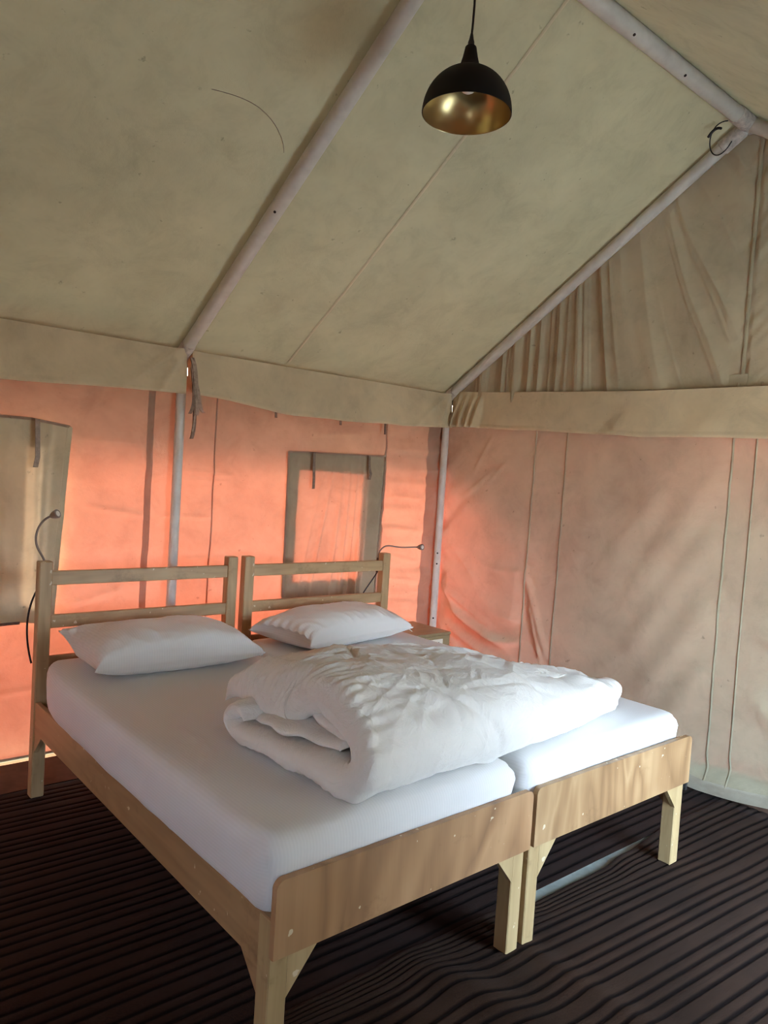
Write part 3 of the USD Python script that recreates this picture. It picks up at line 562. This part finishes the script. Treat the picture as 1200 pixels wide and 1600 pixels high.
def mattress(x0, x1, y0, y1, z0, z1, label, seed):
    p, f, n = rounded_slab(x0, x1, y0, y1, z0, z1, np.array([.050, .055, .052]))
    w = .008*(fbm(p*[3, 3, 4]+seed, 3)-.5) + .004*(ridged(p*[9, 5, 9]+seed, 2)-.6)*(n[:, 2] < .6)
    bul = .016*np.exp(-((p[:, 1]-.9)/.6)**2)*np.sign(p[:, 0]-(x0+x1)/2)*(np.abs(n[:, 0]) > .3)
    p = p + n*w[:, None]; p[:, 0] += bul*.6; hd = np.clip((p[:, 1]-(y1-.32))/.32, 0, 1)**2; p[:, 0] += .05*hd*np.clip(1-(p[:, 0]-x0)/.35, 0, 1)
    # tucked corners at the foot: diagonal pulls
    for xc in (x0, x1):
        dd = np.hypot(p[:, 0]-xc, p[:, 1]-y0); p += n*(.006*np.sin(p[:, 2]*70+dd*60)*np.exp(-dd/.06)*(n[:, 2] < .7))[:, None]
    t = thing('mattress', label, 'mattress', 'mattresses on the two beds', loc=(x0, y0, z0))
    obj('fitted_sheet', (p, f), 'sheet_linen', t, smooth=True)
mattress(-.012, .862, .022, 1.80, .392, .588, 'mattress in white striped sheet on the left bed', 1.0)
mattress(.898, 1.828, .022, 1.80, .392, .584, 'mattress in white striped sheet on the right bed', 9.0)

# ------------------------------------------------------------------ pillows
def pillow(label, c, rot, w, d, h, seed, tilt=0.0, ears=((1, 1), )):
    n, m = 110, 80; u, v = np.meshgrid(np.linspace(-1, 1, n), np.linspace(-1, 1, m), indexing='ij')
    prof = np.clip(1-np.abs(u)**3.4, 0, 1)**.40*np.clip(1-np.abs(v)**2.8, 0, 1)**.40
    X = w/2*u*(1-.055*(1-np.abs(v)**2)*np.abs(u)**3); Y = d/2*v*(1-.10*(1-np.abs(u)**2)*np.abs(v)**3)
    X = X + .022*np.sign(u)*np.abs(u)**10*np.abs(v)**6; Y = Y + .010*np.sign(v)*np.abs(u)**10*np.abs(v)**6
    p0 = n3(X*8, Y*8, seed)
    wr = .016*(fbm(p0, 3, 3)-.5) + .016*(ridged(n3(X*11+Y*4, Y*7, seed+3), 2)-.5)*np.clip(1.2-prof, 0, 1)
    ed = np.clip((1-np.maximum(np.abs(u), np.abs(v)))/.10, 0, 1)
    lift = sum(.060*np.clip((u*a-.72)/.28, 0, 1)*np.clip((v*b-.55)/.45, 0, 1) for a, b in ears)
    Zt = h*.66*prof + wr*ed + lift + .003; Zb = -h*.34*prof + .3*wr*ed + lift - .003
    floor_ = -h*.30
    Zb = np.maximum(Zb, floor_)
    P = np.vstack([np.stack([X, Y, Zt], -1).reshape(-1, 3), np.stack([X, Y, Zb], -1).reshape(-1, 3)])
    i, j = np.meshgrid(np.arange(n-1), np.arange(m-1), indexing='ij'); q = np.stack([i*m+j, (i+1)*m+j, (i+1)*m+j+1, i*m+j+1], -1).reshape(-1, 4)
    b = np.r_[np.arange(n-1)*m, (n-1)*m+np.arange(m-1), (np.arange(1, n)*m+m-1)[::-1], np.arange(1, m)[::-1]]; b2 = np.roll(b, -1)
    q = np.vstack([q, q[:, ::-1]+n*m, np.stack([b2, b, b+n*m, b2+n*m], -1)])
    R = trimesh.transformations.rotation_matrix(rot, [0, 0, 1])@trimesh.transformations.rotation_matrix(tilt, [1, 0, 0])
    T = trimesh.transformations.translation_matrix([c[0], c[1], c[2]])
    body = trimesh.Trimesh(P, np.vstack([q[:, [0, 1, 2]], q[:, [0, 2, 3]]]), process=False); body.apply_transform(T@R)
    t = thing('pillow', label, 'pillow', 'pillows at the headboards', loc=c)
    obj('case', body, 'pillow_linen', t, smooth=True)
    # open hem of the case at one end
    vv = np.linspace(-.97, .97, 60)
    hx, hy, hz_ = [], [], []
    for s in (0, 1):
        ua = -.86
    def hemf(a, v):
        uu = -.985 + a*.13
        pr = np.clip(1-np.abs(uu)**3.4, 0, 1)**.40*np.clip(1-np.abs(v)**2.8, 0, 1)**.40
        X = w/2*uu*(1-.055*(1-np.abs(v)**2)*np.abs(uu)**3) - .010*(1-a); Y = d/2*v*(1-.10*(1-np.abs(uu)**2)*np.abs(v)**3)
        Z = h*.66*pr + .006 + .004*np.sin(v*23+seed)*(1-a) + sum(.060*np.clip((uu*A-.72)/.28, 0, 1)*np.clip((v*B-.55)/.45, 0, 1) for A, B in ears)
        return X, Y, Z
    hm = tm(grid(np.linspace(0, 1, 10), vv, hemf)); hm.apply_transform(T@R)
    obj('case_hem', hm, 'pillow_linen', t, smooth=True)
    def frill(a, v):      # flat hem with a wavy edge at the other end
        X = w/2*(1-.055*(1-np.abs(v)**2)) + .030*a - .004; Y = d/2*v*(1+.03*a); Z = .012*a*np.sin(v*26+seed) + .006*np.sin(v*9) - .010*a
        return X, Y, np.maximum(Z, -h*.30)
    fr = tm(grid(np.linspace(0, 1, 6), np.linspace(-1.0, 1.0, 70), frill)); fr.apply_transform(T@R)
    obj('case_frill', fr, 'pillow_linen', t, smooth=True)
    return t
pillow('white striped pillow on the left bed with pointed corners', (.415, 1.545, .642), -.02, .66, .43, .175, 2.0, ears=((-1, 1), ))
pillow('white striped pillow lying askew on the right bed', (1.325, 1.585, .642), .17, .70, .40, .165, 5.0, ears=())

# ------------------------------------------------------------------ folded duvet
def duvet():
    from scipy.interpolate import CubicSpline
    C = np.array([(.570, .668, .020), (.600, .690, .024), (.640, .682, .028), (.658, .652, .030), (.625, .628, .034), (.52, .628, .036), (.36, .632, .040), (.20, .636, .044), (.112, .645, .050), (.092, .680, .053),
                  (.135, .738, .056), (.23, .778, .056), (.36, .796, .054), (.50, .790, .052), (.66, .770, .050), (.80, .742, .046), (.92, .705, .042), (1.02, .665, .036), (1.06, .632, .022)])
    t = np.r_[0, np.cumsum(np.linalg.norm(np.diff(C[:, :2], axis=0), axis=1))]; cs = CubicSpline(t, C)
    nu, nv = 430, 380; T = np.linspace(0, t[-1], nu); cu = cs(T); L = t[-1]
    v = np.linspace(0, 1, nv); v = .5-.5*np.cos(v*np.pi)*(.35) - .5*(1-2*v)*.65        # denser at the ends
    Tm, Vm = np.meshgrid(T, v, indexing='ij'); y, z, h = (np.broadcast_to(cu[:, k:k+1], Tm.shape).copy() for k in range(3))
    s = Tm/L; topw = np.clip((s-.55)/.12, 0, 1); botw = np.clip((.38-s)/.1, 0, 1)
    xl = np.interp(T, [0, .10, t[6], t[8], t[10], t[12], t[14], L], [.215, .20, .205, .232, .275, .290, .280, .320])[:, None]
    xr = np.interp(T, [0, t[4], t[8], t[10], t[12], t[14], t[16], L], [1.40, 1.46, 1.60, 1.63, 1.60, 1.48, 1.40, 1.34])[:, None]
    x = xl + (xr-xl)*Vm
    # back edge of the top layer is not straight
    yend = np.interp(x, [.25, .45, .70, 1.0, 1.35, 1.7], [.84, .93, 1.04, 1.01, .86, .60])
    back = np.clip((y-.15)/(1.06-.15), 0, 1)*topw; y = y + back*(yend-1.06)
    z = z + topw*(.035*np.exp(-((x-.30)/.10)**2)*np.clip((y-.45)/.3, 0, 1))            # the ear stands off the roll
    z = z + topw*.010*np.exp(-((x-1.25)/.25)**2)*np.clip((y-.35)/.35, 0, 1)           # bulge at the far corner
    dx_ = (xr-xl)*Vm; z = z - topw*.095*np.clip(1-dx_/.085, 0, 1)**1.15*np.clip((y-.06)/.12, 0, 1)*np.clip((.95-y)/.3, .35, 1); z = z + topw*.02*np.exp(-((dx_-.16)/.06)**2)
    # the right end is a closed soft fold
    e = np.clip((x-(xr-.75))/.75, 0, 1); z = z - np.clip((s-.36)/.12, 0, 1)*(e**1.05)*np.maximum(z-.642, 0)*np.clip((.92-y)/.45, .25, 1); h = h*(1-.28*e); y = y + e**2*.12*np.clip(1-(y-.05)/.6, 0, 1)
    endl, endr = np.clip(Vm*(xr-xl)/.045, 0, 1), np.clip((1-Vm)*(xr-xl)/.13, 0, 1)
    h = h*np.clip(1-(1-endl)**2, 0, 1)**.5*np.clip(1-(1-endr)**2, 0, 1)**.5 + .002
    h = h*np.clip(np.minimum(Tm, L-Tm)/.04, .05, 1)**.5
    y = y - .028
    Pc = np.stack([x, y, z], -1)
    du, dv = np.gradient(Pc, axis=0), np.gradient(Pc, axis=1); N = np.cross(dv, du); N /= np.linalg.norm(N, axis=-1, keepdims=True)+1e-12
    a, b = Tm, x
    q = n3(a*2.2 + .8*fbm(n3(a*2, b*2, 1.), 2), b*2.2 + .8*fbm(n3(a*2, b*2, 5.), 2), 2.)
    big = fbm(q*1.6, 2, 11)-.5
    c1 = ridged(n3((a*.80 - b*.60)*9 + 2*big, (a*.60 + b*.80)*2.6, 3.), 3, 21)      # long drag folds
    c2 = ridged(n3((a*.35 + b*.94)*7, (a*.94 - b*.35)*3 + big*2, 7.), 3, 31)
    c3 = ridged(n3(a*13 + 3*big, b*10, 4.), 3, 41)
    front = np.exp(-((a-t[10])/.16)**2)
    sh = lambda p, sd: 1-np.abs(2*noise(p, sd)-1)                                  # a sharp crest
    wx = n3(a*3.1, b*3.1, 9.); wa, wb2 = .10*(fbm(wx, 3, 51)-.5), .10*(fbm(wx+7.3, 3, 52)-.5); A_, B_ = a+wa, b+wb2
    k1 = sh(n3((A_*.80 + B_*.60)*9.5, (A_*.60 - B_*.80)*2.0, 3.), 61)**2.2; k2 = sh(n3((A_*.25 + B_*.97)*8.5, (A_*.97 - B_*.25)*2.8, 5.), 62)**2.2
    k3 = sh(n3((A_*.95 + B_*.30)*12, (A_*.30 - B_*.95)*4.2, 7.), 63)**2.5; k4 = sh(n3(A_*22, B_*17, 7.), 64)**2
    top_ = np.clip((y-.16)/.15, 0, 1)*topw
    W = .020*big + .022*(k1-.35)*(.3+.7*front) + .017*(k2-.35)*(.25+.75*top_)*(1-.6*front) + .013*(k3-.35)*(.10+.90*top_**2) + .0035*(k4-.4)*(.6+.4*top_) + .006*(c1-.8)
    v1 = sh(n3((A_*.72 + B_*.69)*6.5, (A_*.69 - B_*.72)*1.7, 11.), 71)**7; v2 = sh(n3((A_*.40 - B_*.92)*6, (A_*.92 + B_*.40)*2.0, 13.), 72)**7; v3 = sh(n3((A_*.98 + B_*.2)*9, (A_*.2 - B_*.98)*2.6, 15.), 73)**7
    W = W - .013*v1*(.35+.65*front) - .012*v2*(.3+.7*top_) - .010*v3*(.25+.75*top_)
    gl = np.exp(-(Vm*(xr-xl))/.085)
    W = W + .0042*gl*np.sin(a*2*np.pi/.034 + 11*noise(n3(a*7, b*5, 1.)))*np.clip(Vm*(xr-xl)/.02, 0, 1)
    W = W*np.clip(np.minimum(endl, endr)+.25, 0, 1)
    out = Pc + N*(h + W*(.35 + .65*np.clip(h/.03, 0, 1)))[..., None]; inn = Pc - N*(h*.9 + .35*W*np.clip(h/.03, 0, 1))[..., None]
    zmin = .5885
    for P in (out, inn): P[..., 2] = np.maximum(P[..., 2], zmin)
    n, m = nu, nv; P = np.vstack([out.reshape(-1, 3), inn.reshape(-1, 3)])
    i, j = np.meshgrid(np.arange(n-1), np.arange(m-1), indexing='ij'); qd = np.stack([i*m+j, i*m+j+1, (i+1)*m+j+1, (i+1)*m+j], -1).reshape(-1, 4)
    bd = np.r_[np.arange(m-1), np.arange(n-1)*m+m-1, ((n-1)*m+np.arange(1, m))[::-1], (np.arange(1, n)*m)[::-1]]; b2 = np.roll(bd, -1)
    qd = np.vstack([qd, qd[:, ::-1]+n*m, np.stack([bd, b2, b2+n*m, bd+n*m][::-1], -1)])
    body = trimesh.Trimesh(P, np.vstack([qd[:, [0, 1, 2]], qd[:, [0, 2, 3]]]), process=False)
    # the doubled layers caught in the fold
    def layer(y0, y1, zc, th, x0, seed, n1=46, n2=90):
        uu, vv = np.meshgrid(np.linspace(0, 1, n1)**1.6, np.linspace(0, 1, n2), indexing='ij'); yy = y0+(y1-y0)*vv
        xe = x0 + .022*np.sin(vv*6+seed) + .020*(noise(n3(vv*9, vv*0, seed))-.5); xx = xe + uu*.45
        zz = zc(yy) + .016*(fbm(n3(xx*9, yy*9, seed), 3)-.5) + 0.005*np.sin(yy*38+seed+6*noise(n3(xx*6, yy*4, seed)))*np.exp(-uu*.45/.07)
        hh = th*np.clip(1-(1-np.clip(uu*.45/.035, 0, 1))**2, 0, 1)**.5*np.clip(np.minimum(vv, 1-vv)/.05, .1, 1)**.5
        Pa, Pb = np.stack([xx, yy, zz+hh], -1).reshape(-1, 3), np.stack([xx, yy, zz-hh], -1).reshape(-1, 3)
        i, j = np.meshgrid(np.arange(n1-1), np.arange(n2-1), indexing='ij'); q = np.stack([i*n2+j, (i+1)*n2+j, (i+1)*n2+j+1, i*n2+j+1], -1).reshape(-1, 4)
        e_ = np.arange(n2-1); q = np.vstack([q, q[:, ::-1]+n1*n2, np.stack([e_+1, e_, e_+n1*n2, e_+1+n1*n2], -1)[:, ::-1]])
        return trimesh.Trimesh(np.vstack([Pa, Pb]), np.vstack([q[:, [0, 1, 2]], q[:, [0, 2, 3]]]), process=False)
    L1 = layer(.15, .575, lambda y: .690 - .02*np.clip((y-.4)/.2, 0, 1), .014, .255, 1.0)
    L2 = layer(.15, .60, lambda y: .716 + .02*np.clip((y-.15)/.3, 0, 1), .020, .320, 4.0)
    t_ = thing('duvet', 'crumpled white cotton duvet folded across both beds', 'duvet', loc=(.9, .5, .588))
    obj('cover', body, 'duvet_cotton', t_, smooth=True)
    obj('inner_fold', L1, 'duvet_cotton', t_, smooth=True); obj('inner_fold', L2, 'duvet_cotton', t_, smooth=True)
duvet()

# ------------------------------------------------------------------ pendant lamp
LX, LY, LZ = .735, .308, 2.522       # centre of the rim
pl = thing('pendant_lamp', 'black dome pendant lamp with gold inside hanging from the ridge', 'lamp', loc=(LX, LY, LZ))
Rr = .136; ang = np.linspace(0, 1.30, 24)
outer = [(Rr*1.0*math.cos(a)**.8 if a > 0 else Rr, .150*math.sin(a)/math.sin(1.30)*.87) for a in ang]
outer = [(Rr, 0)] + [(Rr*math.cos(a)**.92, .128*math.sin(a)/math.sin(1.28)) for a in np.linspace(.03, 1.28, 26)]
neck = [(.033, .137), (.028, .150), (.023, .168), (.019, .188), (.017, .198), (.012, .203), (.0, .204)]
ri = [(r-.0025, z-.002) for r, z in outer]
obj('shade', lathe([(Rr-.0025, -.0005)] + outer + neck, (LX, LY, LZ)), 'black_paint', pl, smooth=50, label='matt black outer shade')
obj('shade_lining', lathe([(Rr-.001, -.0008)] + ri[1:] + [(.0, .125)], (LX, LY, LZ)), 'gold_paint', pl, smooth=50, label='gold painted inside of the shade')
obj('bulb', lathe([(0, .062), (.010, .0635), (.019, .069), (.024, .079), (.025, .089), (.020, .102), (.014, .112), (.013, .124)], (LX, LY, LZ)), 'bulb_glass', pl, smooth=50)
obj('cord_grip', lathe([(0, .200), (.009, .202), (.010, .212), (.007, .222), (.005, .234), (.003, .242), (0, .243)], (LX, LY, LZ), 24), 'black_plastic', pl, smooth=50)
obj('cord', tube(spline([(LX, LY, LZ+.235), (LX+.003, LY, LZ+.36), (LX+.001, LY, LZ+.48), (LX, LY, RZ-.03)], 20), .0035, 8), 'black_plastic', pl, smooth=True)

# ------------------------------------------------------------------ reading lights on the headboards
r1 = thing('reading_light', 'gooseneck reading light bent to the right from the right headboard', 'reading light', 'reading lights on the headboards', loc=(1.84, 1.88, .9))
gx = spline([(1.850, 1.895, .93), (1.860, 1.897, .985), (1.895, 1.90, 1.008), (1.96, 1.905, 1.008), (2.04, 1.90, 1.000), (2.11, 1.885, 1.003), (2.13, 1.872, 1.004)], 40)
obj('gooseneck', tube(gx, .0045, 10), 'rubber_grey', r1, smooth=True)
def lamp_head(par, tip, direction, r):
    d = np.array(direction, float); d /= np.linalg.norm(d); tip = np.array(tip, float)
    obj('head', tube([tip, tip+d*.004, tip+d*.018, tip+d*.034, tip+d*.036], [r*.40, r*.55, r*.85, r, r*.92], 20), 'steel_grey', par, smooth=50)
    obj('lens', tube([tip+d*.0355, tip+d*.0375], [r*.62, r*.55], 16), 'bulb_glass', par, smooth=50)
lamp_head(r1, gx[-1], (.10, -1.0, .12), .019)
obj('base', box(1.838, 1.862, 1.880, 1.902, .86, .945, .003), 'black_plastic', r1)
obj('cord', tube(spline([(1.85, 1.894, .87), (1.80, 1.90, .80), (1.73, 1.905, .70), (1.70, 1.905, .62), (1.69, 1.90, .5)], 24), .0035, 8), 'black_plastic', r1, smooth=True)
r2 = thing('reading_light', 'gooseneck reading light looped upward from the left headboard', 'reading light', 'reading lights on the headboards', loc=(.03, 1.88, .9))
gx = spline([(.034, 1.886, .93), (.030, 1.889, .985), (.004, 1.89, 1.035), (.000, 1.89, 1.09), (.018, 1.885, 1.135), (.046, 1.868, 1.162)], 40)
obj('gooseneck', tube(gx, .0045, 10), 'rubber_grey', r2, smooth=True)
lamp_head(r2, gx[-1], (.42, -.62, .30), .019)
obj('base', box(.014, .044, 1.879, 1.899, .86, .945, .003), 'black_plastic', r2)
obj('cord', tube(spline([(.02, 1.892, .87), (-.012, 1.90, .78), (-.018, 1.90, .66), (.0, 1.892, .55)], 20), .004, 8), 'black_plastic', r2, smooth=True)

# ------------------------------------------------------------------ bedside cabinet in the corner
BX0, BX1, BY0, BY1, BZ = 1.93, 2.345, 1.765, 2.10, .500
bc = thing('bedside_cabinet', 'small wooden bedside cabinet with paper label between bed and corner', 'cabinet', loc=(BX0, BY0, 0))
obj('top', box(BX0, BX1, BY0-.004, BY1, BZ-.016, BZ, .002), 'cabinet_wood', bc)
obj('side_panel', box(BX0+.004, BX0+.020, BY0+.002, BY1-.004, 0, BZ-.016, .002), 'cabinet_wood', bc)
obj('side_panel', box(BX1-.020, BX1-.004, BY0+.002, BY1-.004, 0, BZ-.016, .002), 'cabinet_wood', bc)
obj('back_panel', box(BX0+.020, BX1-.020, BY1-.012, BY1-.004, .02, BZ-.016), 'cabinet_wood', bc)
obj('drawer_front', box(BX0+.004, BX1-.004, BY0-.002, BY0+.014, .32, BZ-.018, .002), 'cabinet_wood', bc)
obj('door', box(BX0+.021, BX1-.021, BY0+.001, BY0+.015, .03, .315, .002), 'cabinet_wood', bc)
lb = obj('paper_label', box(BX1-.20, BX1-.065, BY0-.0035, BY0-.002, .405, .462), 'paper', bc, label='white paper label')
tx = meshkit.text_mesh('cc : 1', .022, .0006); v = np.array(tx.vertices); v = np.stack([BX1-.165+v[:, 0], BY0-.0035-v[:, 2], .424+v[:, 1]], -1)
obj('lettering', trimesh.Trimesh(v, tx.faces, process=False), 'ink', lb)
